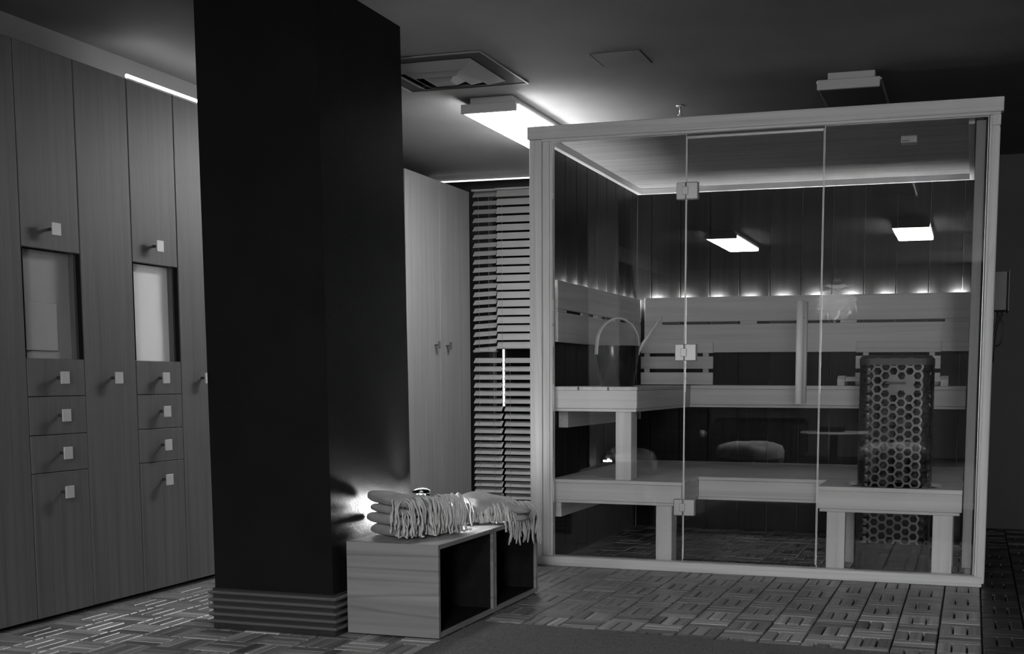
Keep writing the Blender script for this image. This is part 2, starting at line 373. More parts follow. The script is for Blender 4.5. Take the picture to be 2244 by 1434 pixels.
# ------------------------------------------------------------ lockers on the left
LX = -1.21
def knob(parent, y, z, s=0.023):
    q = MB(); q.tube([(LX, y, z), (LX+0.031, y, z)], 0.006, 8, mi=1)
    q.box(LX+0.031, LX+0.037, y-s*0.95, y+s*0.95, z-s, z+s, ch=0.001, mi=0)
    return q.build('knob', ['knob','stem'], parent)
def locker(ya, yb, label, door=None, niche=False, white='white', ktop=None, kc=None):
    t = thing('locker', ((LX-0.25), (ya+yb)/2, 0), label, 'locker', 'wooden lockers along the left wall')
    q = MB(); D = -1.79; a, b_ = ya+0.0005, yb-0.0005
    q.box(D, LX-0.02, a, a+0.016, 0.02, 2.10); q.box(D, LX-0.02, b_-0.016, b_, 0.02, 2.10)
    q.box(D, LX-0.02, a+0.016, b_-0.016, 2.084, 2.10); q.box(D, LX-0.02, a+0.016, b_-0.016, 0.02, 0.036); q.box(D, D+0.01, a+0.016, b_-0.016, 0.036, 2.084)
    q.build('carcass', 'locker_z', t)
    part('plinth', 'blackmatte', t, D, LX-0.05, a+0.001, b_-0.001, 0.0005, 0.0195, ch=0)
    e = 0.0016
    if not niche:
        d_ = part('door', 'locker_z', t, LX-0.019, LX, a+e, b_-e, 0.022, 2.10)
        if kc: knob(d_, kc, 0.911)
    else:
        d_ = part('door', 'locker_z', t, LX-0.019, LX, a+e, b_-e, 1.380, 2.10); knob(d_, ktop, 1.454)
        for z0, z1, kz in ((0.843,0.980,0.911), (0.7005,0.8405,0.771), (0.5605,0.698,0.630), (0.022,0.558,0.483)):
            w_ = part('drawer' if z0 > 0.5 else 'door', 'locker_z', t, LX-0.019, LX, a+e, b_-e, z0, z1, ch=0.0012); knob(w_, kc, kz)
        part('niche_side', 'blackmatte', t, LX-0.045, LX-0.001, b_-0.004, b_-e, 0.982, 1.378, ch=0)
        part('niche_side', 'blackmatte', t, LX-0.045, LX-0.001, a+e, a+0.004, 0.982, 1.378, ch=0)
        o = part('niche_panel', white, t, LX-0.050, LX-0.044, a+0.004, b_-0.004, 0.981, 1.379, ch=0.001)
        o['label'] = 'smooth pale panel at the back of the niche'
        if white == 'white2': part('mirrored_frame', 'white2', o, LX-0.045, LX-0.036, a+0.006, a+0.205, 1.01, 1.19, ch=0.003)  # solid frame stands in for a reflection in the niche panel
    return t
locker(-2.250, -1.955, 'tall dark locker door at the left edge of the picture')
locker(-1.955, -1.657, 'locker with a dull grey niche above four square knobs, nearest niche', niche=True, white='white2', ktop=-1.816, kc=-1.804)
locker(-1.657, -1.357, 'tall plain locker door with one knob, between the two niche lockers', kc=-1.505)
locker(-1.357, -1.065, 'locker with a bright white niche above four square knobs', niche=True, white='white', ktop=-1.224, kc=-1.212)
locker(-1.065, -0.765, 'tall plain locker door half hidden by the dark column', kc=-0.921)
for k, (ya, yb) in enumerate(((-1.335,-0.865), (-0.860,-0.39))):
    t = thing('tube_light', (LX-0.02,(ya+yb)/2,2.10), ['glowing tube light on the locker tops, left end standing free', 'glowing tube light on the locker tops, running behind the column'][k], 'light', 'tube lights on the locker tops')
    part('holder', 'lampbody', t, LX-0.030, LX-0.006, ya, yb, 2.1005, 2.108)
    MB().tube([(LX-0.016, ya+0.004, 2.117), (LX-0.016, yb-0.004, 2.116)], 0.0075, 12).build('tube', 'tube', t)
# tall cabinet at the back left
t = thing('tall_cabinet', (-1.5,1.6,0), 'tall pale two-door cabinet beyond the column, beside the window blinds', 'cabinet')
part('body', 'cab_z', t, -1.79, LX-0.02, 1.12, 2.08, 0.03, 2.155)
for ya, yb, ky in ((1.1215,1.598,1.513), (1.602,2.0785,1.687)):
    d_ = part('door', 'cab_z', t, LX-0.019, LX, ya, yb, 0.035, 2.155)
    q = MB(); q.box(LX+0.028, LX+0.034, ky-0.014, ky+0.014, 1.10, 1.146, ch=0.001); q.tube([(LX,ky,1.123),(LX+0.03,ky,1.123)], 0.005, 8)
    q.build('handle', 'dark_rail', d_)
part('plinth', 'blackmatte', t, -1.79, LX-0.04, 1.13, 2.07, 0.0005, 0.0295, ch=0)

# ------------------------------------------------------------ ceiling fittings
def fixture(x0, x1, y0, y1, on, label, lit='lamp_on'):
    t = thing('ceiling_light', ((x0+x1)/2,(y0+y1)/2,CEIL), label, 'ceiling light', 'box ceiling lights')
    inx = 0.045
    part('mount', 'lampbody', t, x0+inx, x1-inx*0.5, y0-0.02+0.03, y1-0.03, 2.229, CEIL-0.0005)
    part('end_cap', 'lampbody', t, x0, x1, y0, y0+0.018, 2.186, 2.229)
    part('end_cap', 'lampbody', t, x0, x1, y1-0.018, y1, 2.186, 2.229)
    part('lid', 'lampbody', t, x0-0.006, x1+0.006, y0+0.0185, y1-0.0185, 2.2185, 2.2285, ch=0.001)
    q = MB(); q.box(x0+0.001, x1-0.001, y0+0.0185, y1-0.0185, 2.187, 2.2180, ch=0.008)
    q.build('diffuser', lit if on else 'diffuser_off', t)
    return t
fixture(-0.355, -0.070, 0.0, 1.17, True, 'lit ceiling light left of the sauna, bright diffuser')
fixture(1.350, 1.622, 0.02, 1.19, False, 'unlit ceiling light above the sauna roof')
fixture(-0.335, -0.040, -6.62, -5.42, True, 'lit ceiling light behind the camera, mirrored at the left in the sauna door glass', 'room_on_l')
fixture(1.347, 1.660, -6.10, -5.08, True, 'lit ceiling light behind the camera, mirrored at the right in the sauna glass', 'room_on')
fixture(1.347, 1.640, -3.32, -2.17, False, 'unlit ceiling light in the middle of the room, faintly mirrored in the sauna glass')
# square air vent
t = thing('ceiling_vent', (-0.226,-0.48,CEIL), 'square metal ceiling vent with stepped louvres beside the column top', 'vent')
def ring(x0, x1, y0, y1, z0, x2, x3, y2, y3, z1, th=0.002):
    q = MB(); A = [(x0,y0,z0),(x1,y0,z0),(x1,y1,z0),(x0,y1,z0)]; C = [(x2,y2,z1),(x3,y2,z1),(x3,y3,z1),(x2,y3,z1)]
    vs = A+C+[(p[0],p[1],p[2]+th) for p in A+C]
    fs = [(j,(j+1)%4,4+(j+1)%4,4+j) for j in range(4)]+[(8+j,12+j,12+(j+1)%4,8+(j+1)%4) for j in range(4)]+[(j,8+j,8+(j+1)%4,(j+1)%4) for j in range(4)]+[(4+j,4+(j+1)%4,12+(j+1)%4,12+j) for j in range(4)]
    return q.add(vs, fs)
vx0, vx1, vy0, vy1 = -0.519, 0.067, -0.761, -0.199
part('gap_plate', 'ventdark', t, vx0, vx1, vy0, vy1, CEIL-0.004, CEIL-0.0005, ch=0)
zz = [(0.078,0.030,0.140,0.006),(0.135,0.040,0.195,0.012),(0.195,0.048,0.245,0.016)]
for a_, d0, b2, d1 in zz:
    ring(vx0+a_, vx1-a_, vy0+a_, vy1-a_, CEIL-d1-0.002, vx0+b2, vx1-b2, vy0+b2, vy1-b2, CEIL-d0-0.004).build('louvre', 'vent', t)
ring(vx0-0.004, vx1+0.004, vy0-0.004, vy1+0.004, CEIL-0.006, vx0+0.004, vx1-0.004, vy0+0.004, vy1-0.004, CEIL-0.007, 0.004).build('frame', 'vent', t)
part('centre_plate', 'vent', t, vx0+0.245, vx1-0.245, vy0+0.245, vy1-0.245, CEIL-0.052, CEIL-0.049)
# access panel, sprinkler
o = MB().box(0.485, 0.697, -0.575, -0.372, CEIL-0.004, CEIL-0.0003, ch=0.001)
t = thing('access_panel', (0.59,-0.47,CEIL), 'small square access panel in the ceiling in front of the sauna roof', 'panel')
o.build('panel', 'ceiling', t)
for x in (0.4835, 0.6985): part('edge_joint', 'ventdark', t, x-0.001, x+0.001, -0.575, -0.372, CEIL-0.0045, CEIL-0.0004, ch=0)
t = thing('sprinkler', (0.624,0.46,CEIL), 'small metal sprinkler head on the ceiling just above the sauna front edge', 'sprinkler')
MB().tube([(0.624,0.46,CEIL-0.001),(0.624,0.46,CEIL-0.045)], 0.005, 8).build('stem', 'chrome', t)
MB().lathe((0.624,0.46,CEIL-0.006), [(0.0,0.005),(0.022,0.005),(0.020,0.0),(0.0,-0.003)], 16).build('rosette', 'chrome', t)
MB().lathe((0.624,0.46,CEIL-0.05), [(0.0,0.006),(0.012,0.005),(0.013,0.002),(0.0,0.0)], 12).build('deflector', 'chrome', t)

# ------------------------------------------------------------ sauna cabin
sa = thing('sauna_cabin', (1.06,0.8,0), 'glass fronted pale wood sauna cabin filling the right of the room', 'sauna')
GY0, GY1 = 0.016, 0.024
part('post', 'pale_z', sa, 0.002, 0.0625, -0.012, 0.02, 0.016, 2.039)
part('post', 'pale_z', sa, 0.0635, 0.0975, 0.0, 0.05, 0.0, 2.039)
part('post', 'pale_z', sa, 0.0980, 0.1090, 0.006, 0.05, 0.046, 2.03)
part('post', 'pale_z', sa, 2.094, 2.126, -0.012, 0.05, 0.016, 1.985)
part('post', 'pale_z', sa, 2.085, 2.117, 0.002, 0.12, 0.0, 2.035)
part('inner_post', 'shaded_z', sa, 2.030, 2.070, 0.045, 0.085, 0.075, 2.02)
part('inner_post', 'shaded_z', sa, 2.045, 2.0695, 0.0855, 0.12, 0.0, 2.02)
part('end_block', 'pale_z', sa, 2.094, 2.130, -0.010, 0.05, 1.986, 2.030)
part('header', 'pale_x', sa, -0.006, 2.140, -0.022, 0.03, 2.040, 2.100, ch=0.003)
part('header_lip', 'pale_x', sa, 0.064, 2.128, -0.014, 0.014, 2.029, 2.0395, ch=0.001)
part('sill', 'pale_x', sa, -0.01, 2.1175, -0.014, 0.06, 0.0, 0.0465, ch=0.003)
part('roof', 'pale_x', sa, 0.0, 2.13, 0.031, 1.74, 2.075, 2.100)
# ceiling boards of the cabin
for k in range(9):
    y0 = 0.062+k*0.1800
    part('ceiling_board', 'cabceil', sa, 0.071, 2.024, y0, min(y0+0.1793, 1.678), 2.055, 2.0745, ch=0.001)
part('cornice', 'pale_y', sa, 0.071, 0.098, 0.062, 1.678, 2.022, 2.0545)
part('cornice', 'pale_y', sa, 1.997, 2.024, 0.122, 1.678, 2.022, 2.0545)
part('cornice', 'pale_x', sa, 0.099, 1.996, 1.652, 1.678, 2.022, 2.0545)
# walls: dark stained vertical planks
lw = part('left_wall', 'pale_z', sa, 0.0, 0.050, 0.051, 1.75, 0.0, 2.074, ch=0)
for k in range(10):
    y0 = 0.052+(k-1)*0.1785+0.092
    if y0 < 0.05: y0_ = 0.052
    else: y0_ = y0
    y1 = min(y0+0.1785-0.003, 1.679)
    if y1-y0_ > 0.01: part('plank', 'dark_z', lw, 0.0505, 0.070, y0_, y1, 0.0, 2.054, ch=0.003)
bw = part('back_wall', 'pale_z', sa, 0.051, 2.079, 1.70, 1.75, 0.0, 2.074, ch=0)
for k in range(13):
    x0 = 0.523-0.1815*3+k*0.1815
    xa = max(x0+0.0015, 0.0715); xb = min(x0+0.180, 2.0235)
    if xb-xa > 0.01: part('plank', 'dark_z', bw, xa, xb, 1.680, 1.6995, 0.0, 2.054, ch=0.003)
rw = part('right_wall', 'pale_z', sa, 2.080, 2.130, 0.121, 1.75, 0.0, 2.074, ch=0)
for k in range(9):
    y0 = 0.122+k*0.1785; y1 = min(y0+0.1755, 1.679)
    if y1-y0 > 0.01: part('plank', 'dark_z', rw, 2.060, 2.0795, y0, y1, 0.0, 2.054, ch=0.003)
# glass
def pane(name, x0, x1, z0, z1):
    q = MB(); q.box(x0+0.0006, x1-0.0006, GY0, GY1, z0, z1)
    q.mi = [0, 0, 0, 0, 0, 0]
    o = q.build(name, ['glass'], sa)
    e = MB(); e.box(x0-0.002, x0+0.0005, GY0, GY1, z0, z1); e.box(x1-0.0005, x1+0.002, GY0, GY1, z0, z1); e.box(x0, x1, GY0, GY1, z1, z1+0.0015)
    e.build('glass_edge', 'glass_edge', o)
    return o
pane('glass_pane', 0.1095, 0.7600, 0.050, 2.028)
door = pane('glass_door', 0.7660, 1.3860, 0.062, 2.018)
pane('glass_pane', 1.3925, 2.0790, 0.050, 2.028)
part('top_seal', 'steel_light', door, 0.768, 1.384, 0.0135, 0.0265, 2.008, 2.0175, ch=0.001)
for z in (1.774, 1.035, 0.307):
    q = MB()
    q.box(0.718, 0.7615, 0.004, 0.0155, z-0.039, z+0.039, ch=0.003); q.box(0.7645, 0.820, 0.004, 0.0155, z-0.039, z+0.039, ch=0.003)
    q.box(0.718, 0.7615, 0.0245, 0.034, z-0.039, z+0.039, ch=0.003); q.box(0.7645, 0.820, 0.0245, 0.034, z-0.039, z+0.039, ch=0.003)
    q.box(0.746, 0.775, 0.0005, 0.0065, z-0.019, z+0.019, ch=0.002)
    q.tube([(0.763,0.010,z-0.037),(0.763,0.010,z+0.037)], 0.005, 10)
    q.build('hinge', 'steel_light', door)
q = MB()
q.tube([(1.302,-0.020,0.800),(1.302,-0.020,1.262)], 0.0165, 20)
q.build('handle', 'bench_z', door)['label'] = 'long round pale door handle'
q = MB(); q.tube([(1.310,0.060,0.800),(1.310,0.060,1.262)], 0.0155, 20)
q.build('inner_handle', 'bench_z', door)
q = MB()
for z in (0.872, 1.190): q.tube([(1.304,-0.010,z),(1.308,0.050,z)], 0.006, 10)
q.build('handle_bolt', 'chrome', door)
# sensor on the cabin ceiling
t = thing('sensor_box', (1.727,0.50,2.055), 'small white sensor box on the sauna ceiling behind the right glass', 'sensor')
part('case', 'sensor', t, 1.690, 1.764, 0.470, 0.545, 2.022, 2.0545)
for k in range(6): part('vent_slot', 'stem', t, 1.697+k*0.006, 1.700+k*0.006, 0.4685, 0.4705, 2.027, 2.034, ch=0)

# upper bench
ub = thing('upper_bench', (0.8,0.9,0.42), 'pale wood L-shaped upper sauna bench carrying the bucket', 'bench')
for x0, x1 in ((0.075,0.2165),(0.2235,0.368),(0.375,0.519)): part('slat', 'bench_y', ub, x0, x1, 0.072, 1.585, 0.8555, 0.874, ch=0.003)
for y0, y1 in ((1.200,1.325),(1.332,1.457),(1.464,1.585)): part('slat', 'bench_x', ub, 0.5215, 2.018, y0, y1, 0.8555, 0.876, ch=0.003)
part('fascia', 'bench_x', ub, 0.075, 0.5165, 0.074, 0.094, 0.768, 0.8550)
part('fascia', 'bench_y', ub, 0.4965, 0.5165, 0.0945, 1.203, 0.768, 0.8550)
part('fascia', 'bench_x', ub, 0.517, 2.018, 1.204, 1.224, 0.768, 0.8550)
part('lip', 'bench_x', ub, 0.075, 0.512, 0.080, 0.099, 0.753, 0.7670)
part('lip', 'bench_y', ub, 0.493, 0.512, 0.0995, 1.208, 0.753, 0.7670)
part('lip', 'bench_x', ub, 0.5125, 2.018, 1.209, 1.228, 0.753, 0.7670)
part('leg', 'bench_z', ub, 0.403, 0.482, 0.100, 0.205, 0.4200, 0.7665)
part('rail', 'bench_y', ub, 0.075, 0.125, 0.200, 1.585, 0.668, 0.7525)
# lower bench
lb = thing('lower_bench', (0.7,0.8,0.0), 'pale wood lower sauna bench stepping back behind the glass door', 'bench')
for k in range(4):
    y0 = 0.072+k*0.0925; part('slat', 'bench_x', lb, 0.075, 0.7435, y0, y0+0.0885, 0.4015, 0.4195, ch=0.003)
for k in range(12):
    y0 = 0.442+k*0.0945; part('slat', 'bench_x', lb, 0.075, 1.3835 if y0 < 0.63 else 2.018, y0, y0+0.0905, 0.4015, 0.4195, ch=0.003)
part('fascia', 'bench_x', lb, 0.075, 0.7405, 0.074, 0.094, 0.318, 0.4010)
part('fascia', 'bench_y', lb, 0.7205, 0.7405, 0.0945, 0.443, 0.318, 0.4010)
part('fascia', 'bench_x', lb, 0.741, 1.3835, 0.444, 0.464, 0.318, 0.4010)
part('lip', 'bench_x', lb, 0.075, 0.736, 0.082, 0.100, 0.303, 0.3175)
part('lip', 'bench_y', lb, 0.718, 0.736, 0.1005, 0.447, 0.303, 0.3175)
part('lip', 'bench_x', lb, 0.7365, 1.3835, 0.448, 0.466, 0.303, 0.3175)
part('leg', 'bench_z', lb, 0.611, 0.690, 0.090, 0.190, 0.0, 0.3025)
part('leg', 'bench_z', lb, 1.930, 2.010, 1.380, 1.480, 0.0, 0.3175)
part('rail', 'bench_y', lb, 0.075, 0.120, 0.110, 1.500, 0.228, 0.3025)
# heater bench with an oval opening
hb = thing('heater_bench', (1.7,0.3,0), 'low pale wood bench in the right corner with an oval opening round the heater', 'bench')
def plate_hole(x0, x1, y0, y1, z0, z1, cx_, cy_, rx, ry, n=48, p=2.6):
    q = MB(); inn = []; out = []
    for i in range(n):
        a = 2*PI*i/n; ca, sa_ = math.cos(a), math.sin(a)
        k = (abs(ca)**p+abs(sa_)**p)**(-1/p); inn.append((cx_+rx*k*ca, cy_+ry*k*sa_))
        tx = ((x1 if ca > 0 else x0)-cx_)/ca if abs(ca) > 1e-6 else 1e9
        ty = ((y1 if sa_ > 0 else y0)-cy_)/sa_ if abs(sa_) > 1e-6 else 1e9
        tt = min(tx, ty); out.append((cx_+tt*ca, cy_+tt*sa_))
    # snap nearest ring points to the corners
    for c in ((x0,y0),(x1,y0),(x1,y1),(x0,y1)):
        j = min(range(n), key=lambda i: (out[i][0]-c[0])**2+(out[i][1]-c[1])**2); out[j] = c
    vs = [(x,y,z) for z in (z0,z1) for L_ in (inn,out) for (x,y) in L_]
    fs = []
    for i in range(n):
        j = (i+1) % n
        fs += [(2*n+i,2*n+j,3*n+j,3*n+i), (i,n+i,n+j,j), (i,j,2*n+j,2*n+i), (n+i,3*n+i,3*n+j,n+j)]
    return q.add(vs, fs)
plate_hole(1.385, 2.0235, 0.070, 0.628, 0.4015, 0.4195, 1.712, 0.285, 0.226, 0.183).build('top_board', 'bench_x', hb)
part('fascia', 'bench_x', hb, 1.386, 2.0235, 0.072, 0.092, 0.318, 0.4010)
part('fascia', 'bench_y', hb, 1.386, 1.406, 0.0925, 0.628, 0.318, 0.4010)
part('lip', 'bench_x', hb, 1.394, 2.015, 0.080, 0.098, 0.303, 0.3175)
for x0, x1 in ((1.428,1.512),(1.900,1.987)): part('leg', 'bench_z', hb, x0, x1, 0.080, 0.130, 0.0, 0.3025)
for x0, x1 in ((1.428,1.512),(1.900,1.987)): part('leg', 'bench_z', hb, x0, x1, 0.560, 0.610, 0.0, 0.3175)

# backrests
def backrest_back():
    t = thing('backrest', (1.05,1.62,1.07), 'long pale wood backrest of two boards on the sauna back wall', 'backrest', 'sauna backrests')
    part('board', 'bench_x', t, 0.141, 2.0235, 1.595, 1.613, 1.2525, 1.398, ch=0.003)
    part('board', 'bench_x', t, 0.141, 2.0235, 1.595, 1.613, 1.070, 1.2365, ch=0.003)
    for x0, x1 in ((0.141,0.249),(0.727,0.825),(1.309,1.402),(1.890,2.0235)): part('spacer', 'bench_x', t, x0, x1, 1.597, 1.611, 1.2370, 1.2520, ch=0)
    for x in (0.19, 0.776, 1.355, 1.95): part('batten', 'bench_z', t, x-0.022, x+0.022, 1.6135, 1.630, 1.080, 1.375)
    return t
backrest_back()
t = thing('backrest', (0.11,0.8,1.07), 'pale wood backrest of two boards on the sauna left wall, left of the bucket', 'backrest', 'sauna backrests')
part('board', 'bench_y', t, 0.102, 0.120, 0.062, 1.5945, 1.2500, 1.388, ch=0.003)
part('board', 'bench_y', t, 0.102, 0.120, 0.062, 1.5945, 1.090, 1.2360, ch=0.003)
for y0, y1 in ((0.062,0.20),(0.46,0.56),(0.72,0.80),(1.05,1.16),(1.45,1.59)): part('spacer', 'bench_y', t, 0.104, 0.118, y0, y1, 1.2365, 1.2495, ch=0)
for y in (0.12, 0.76, 1.48): part('batten', 'bench_z', t, 0.084, 0.1015, y-0.022, y+0.022, 1.095, 1.365)
for xa, xb, lab, bt in ((0.125, 0.571, 'low slatted backrest panel behind the bucket', ((0.143,0.177),(0.505,0.541))), (1.404, 1.874, 'low slatted backrest panel behind the heater', ((1.444,1.475),(1.811,1.841)))):
    t = thing('backrest', ((xa+xb)/2,1.585,0.88), lab, 'backrest', 'slatted backrest panels above the upper bench')
    for z0, z1 in ((1.066,1.130),(0.973,1.046),(0.8785,0.951)): part('board', 'bench_x', t, xa, xb, 1.574, 1.5915, z0, z1)
    for x0, x1 in bt: part('batten', 'bench_z', t, x0, x1, 1.5765, 1.5935, 0.8785, 1.066) if False else part('batten', 'dark_rail' if False else 'bench_z', t, x0, x1, 1.5920, 1.5945, 0.8785, 1.128, ch=0)
# LED strips behind the backrests
t = thing('led_strip', (1.05,1.65,1.36), 'row of small lights glowing behind the back wall backrest', 'led strip', 'light strips behind the backrests')
part('strip', 'blackmatte', t, 0.12, 2.02, 1.655, 1.673, 1.374, 1.378, ch=0)
for x in (0.20,0.38,0.575,0.772,0.968,1.160,1.365,1.560,1.760,1.960): part('led', 'led', t, x-0.027, x+0.027, 1.655, 1.667, 1.3785, 1.384, ch=0)
part('added_baffle', 'blackmatte', t, 0.12, 2.02, 1.6135, 1.6612, 1.3900, 1.3915, ch=0)  # added unseen baffle, keeps LED light on the wall and off the ceiling
t = thing('led_strip', (0.085,0.8,1.36), 'row of small lights glowing behind the left wall backrest', 'led strip', 'light strips behind the backrests')
part('strip', 'blackmatte', t, 0.073, 0.083, 0.08, 1.60, 1.364, 1.368, ch=0)
for k in range(9): y = 0.12+k*0.182; part('led', 'led', t, 0.0735, 0.081, y-0.024, y+0.024, 1.3685, 1.374, ch=0)
part('added_baffle', 'blackmatte', t, 0.0785, 0.1015, 0.08, 1.60, 1.3790, 1.3805, ch=0)  # same added light stop for the left strip

# bucket and ladle
bc = (0.335, 0.36, 0.8745)
t = thing('sauna_bucket', bc, 'black tapered sauna bucket with a bent wood hoop handle', 'bucket')
q = MB(); q.lathe(bc, [(0.0,0.0),(0.082,0.0),(0.086,0.003),(0.112,0.198),(0.113,0.202),(0.108,0.202),(0.083,0.010),(0.0,0.010)], 48); q.build('body', 'black', t)
hp = []
rr = 0.114
for i in range(33):
    u = i/32; a = PI*u
    hp.append((bc[0]-math.cos(a)*rr*0.76, bc[1]-math.cos(a)*rr*0.65, bc[2]+0.205+math.sin(a)*0.135))
hp = [(hp[0][0]-0.002,hp[0][1]-0.004,bc[2]+0.158)]+hp+[(hp[-1][0],hp[-1][1],bc[2]+0.158)]
q = MB(); vs = []; 
wdir = Vector((-0.65, 0.76, 0)).normalized()*0.015
for p in hp:
    p = Vector(p); rad = (p-Vector((bc[0], bc[1], bc[2]+0.16))); rad -= rad.project(wdir); rad = rad.normalized()*0.003 if rad.length > 0 else Vector((0,0,0.003))
    vs += [p-wdir-rad, p+wdir-rad, p+wdir+rad, p-wdir+rad]
fs = [(i*4+j, i*4+(j+1)%4, (i+1)*4+(j+1)%4, (i+1)*4+j) for i in range(len(hp)-1) for j in range(4)]+[(0,1,2,3),[(len(hp)-1)*4+j for j in range(4)]]
q.add(vs, fs); q.build('handle', 'bench_z', t)['label'] = 'bent pale wood hoop handle'
q = MB(); q.tube([(0.360,0.36,0.895),(0.462,0.385,1.090),(0.552,0.400,1.222)], [0.006,0.0085,0.0095], 10)
t = thing('ladle', (0.36,0.36,0.885), 'wooden ladle leaning in the black bucket', 'ladle')
q.build('shaft', 'bench_z', t)
q = MB(); q.lathe((0.345,0.36,0.890), [(0.0,0.0),(0.025,0.004),(0.034,0.022),(0.034,0.036),(0.031,0.036),(0.022,0.008),(0.0,0.004)], 20); q.build('scoop', 'chrome', t)

# wooden headrest on the upper bench
t = thing('headrest', (1.63,1.3,0.876), 'curved pale wood headrest lying on the upper bench behind the heater', 'headrest')
for x0, x1 in ((1.335,1.375),(1.885,1.925)):
    q = MB(); n = 8; prof = [(1.27,0.0),(1.27,0.035),(1.30,0.052),(1.36,0.056),(1.42,0.050),(1.46,0.022),(1.46,0.0)]
    vs = [(x, y, 0.8765+z) for x in (x0, x1) for y, z in prof]; k = len(prof)
    fs = [tuple(range(k))[::-1], tuple(range(k,2*k))]+[(i,(i+1)%k,k+(i+1)%k,k+i) for i in range(k)]
    q.add(vs, fs); q.build('end_rib', 'bench_y', t)
for k in range(5):
    y0 = 1.275+k*0.036; z = [0.036,0.046,0.050,0.046,0.036][k]
    part('slat', 'bench_x', t, 1.3755, 1.8845, y0, y0+0.028, 0.8765+z-0.012, 0.8765+z)

# ------------------------------------------------------------ honeycomb heater
ht = thing('sauna_heater', (1.715,0.295,0), 'dark honeycomb cased sauna heater standing in the corner bench opening', 'heater')
hx0, hx1, hy0, hy1, hz0, hz1 = 1.550, 1.880, 0.155, 0.435, 0.10, 1.022
rc = 0.05
def perim(s, inset=0.0):
    x0, x1, y0, y1 = hx0+inset, hx1-inset, hy0+inset, hy1-inset; r = rc-inset
    L1, L2, A = x1-x0-2*r, y1-y0-2*r, PI*r/2
    tot = 2*(L1+L2)+4*A; s = s % tot
    segs = [(L1,'l',(x0+r,y0),(1,0)),(A,'a',(x1-r,y0+r),-PI/2),(L2,'l',(x1,y0+r),(0,1)),(A,'a',(x1-r,y1-r),0),(L1,'l',(x1-r,y1),(-1,0)),(A,'a',(x0+r,y1-r),PI/2),(L2,'l',(x0,y1-r),(0,-1)),(A,'a',(x0+r,y0+r),PI)]
    for ln, ty, p, d in segs:
        if s <= ln or ty == 'a' and d == PI:
            if ty == 'l': return (p[0]+d[0]*s, p[1]+d[1]*s)
            a = d+s/r; return (p[0]+r*math.cos(a), p[1]+r*math.sin(a))
        s -= ln
TOT = 2*((hx1-hx0-2*rc)+(hy1-hy0-2*rc))+2*PI*rc
ncol = 32; cw = TOT/ncol; Rr = cw/1.5; rh = Rr*math.sqrt(3); nrow = int((hz1-0.045-hz0)/rh)
q = MB(); vmap = {}
def hv(s, z, ins):
    key = (round((s % TOT)*1e4), round(z*1e4), ins)
    if key not in vmap:
        x, y = perim(s, ins); vmap[key] = len(q.v); q.v.append((x, y, z))
    return vmap[key]
zt = hz1-0.030
for ci in range(ncol):
    for ri in range(nrow):
        sc_ = ci*cw; zc = hz0+0.03+rh*(ri+0.5)+(rh/2 if ci % 2 else 0)
        zc += 0.0
        outer = [(sc_+Rr*math.cos(k*PI/3), zc+Rr*math.sin(k*PI/3)) for k in range(6)]
        solid = False
        fr = sc_/(hx1-hx0-2*rc)
        if ci in (3,4,5) and 0.865 < zc < 0.925: solid = True
        if ci in (4,) and 0.80 < zc < 1.0 and False: solid = True
        if solid:
            q.f.append([hv(s_, z_, 0) for s_, z_ in outer]); q.mi.append(0); q.sm.append(False); continue
        inner = [(sc_+Rr*0.76*math.cos(k*PI/3), zc+Rr*0.76*math.sin(k*PI/3)) for k in range(6)]
        for k in range(6):
            j = (k+1) % 6
            q.f.append([hv(*outer[k],0), hv(*outer[j],0), hv(*inner[j],0), hv(*inner[k],0)]); q.mi.append(0); q.sm.append(False)
            q.f.append([hv(*inner[k],0), hv(*inner[j],0), hv(*inner[j],0.004), hv(*inner[k],0.004)]); q.mi.append(0); q.sm.append(False)
q.build('honeycomb_guard', 'cover', ht, recalc=False)
# top band, base band and rim
def band(z0, z1, o0, o1, name, mat, n=64):
    q = MB(); vs = []
    for z, ins in ((z0,o0),(z1,o1),(z1,o1+0.006),(z0,o0+0.006)):
        for i in range(n): x, y = perim(TOT*i/n, 0); cx_, cy_ = (hx0+hx1)/2, (hy0+hy1)/2; d = Vector((x-cx_, y-cy_)); d2 = d*(1-ins/d.length); vs.append((cx_+d2.x, cy_+d2.y, z))
    fs = [(a*n+i, a*n+(i+1)%n, ((a+1)%4)*n+(i+1)%n, ((a+1)%4)*n+i) for a in range(4) for i in range(n)]
    return q.add(vs, fs, 0, False).build(name, mat, ht)
ztop = hz0+0.03+rh*nrow
band(ztop-0.012, hz1-0.016, -0.001, -0.001, 'top_band', 'stem'); band(hz1-0.0158, hz1, -0.001, 0.014, 'top_rim', 'stem'); band(0.0, hz0+0.055, -0.001, -0.001, 'base_band', 'blackmatte')
part('element_box', 'blackmatte', ht, hx0+0.05, hx1-0.05, hy0+0.055, hy1-0.05, 0.01, 0.42)
part('name_plate', 'stem', ht, 1.668, 1.760, hy0-0.005, hy0-0.001, 0.890, 0.900)
st = MB(); import bmesh
def rock(c, r):
    b_ = bmesh.new(); bmesh.ops.create_icosphere(b_, subdivisions=2, radius=1.0); o_ = Vector((random.random()*50, random.random()*50, 0))
    k = [r*random.uniform(0.75,1.15) for _ in range(3)]
    vs = []
    for v in b_.verts: n_ = 1+0.35*noise.noise(v.co*1.3+o_); vs.append((c[0]+v.co.x*k[0]*n_, c[1]+v.co.y*k[1]*n_, c[2]+v.co.z*k[2]*n_))
    fs = [[v.index for v in f.verts] for f in b_.faces]; b_.free(); return vs, fs
rk = 0
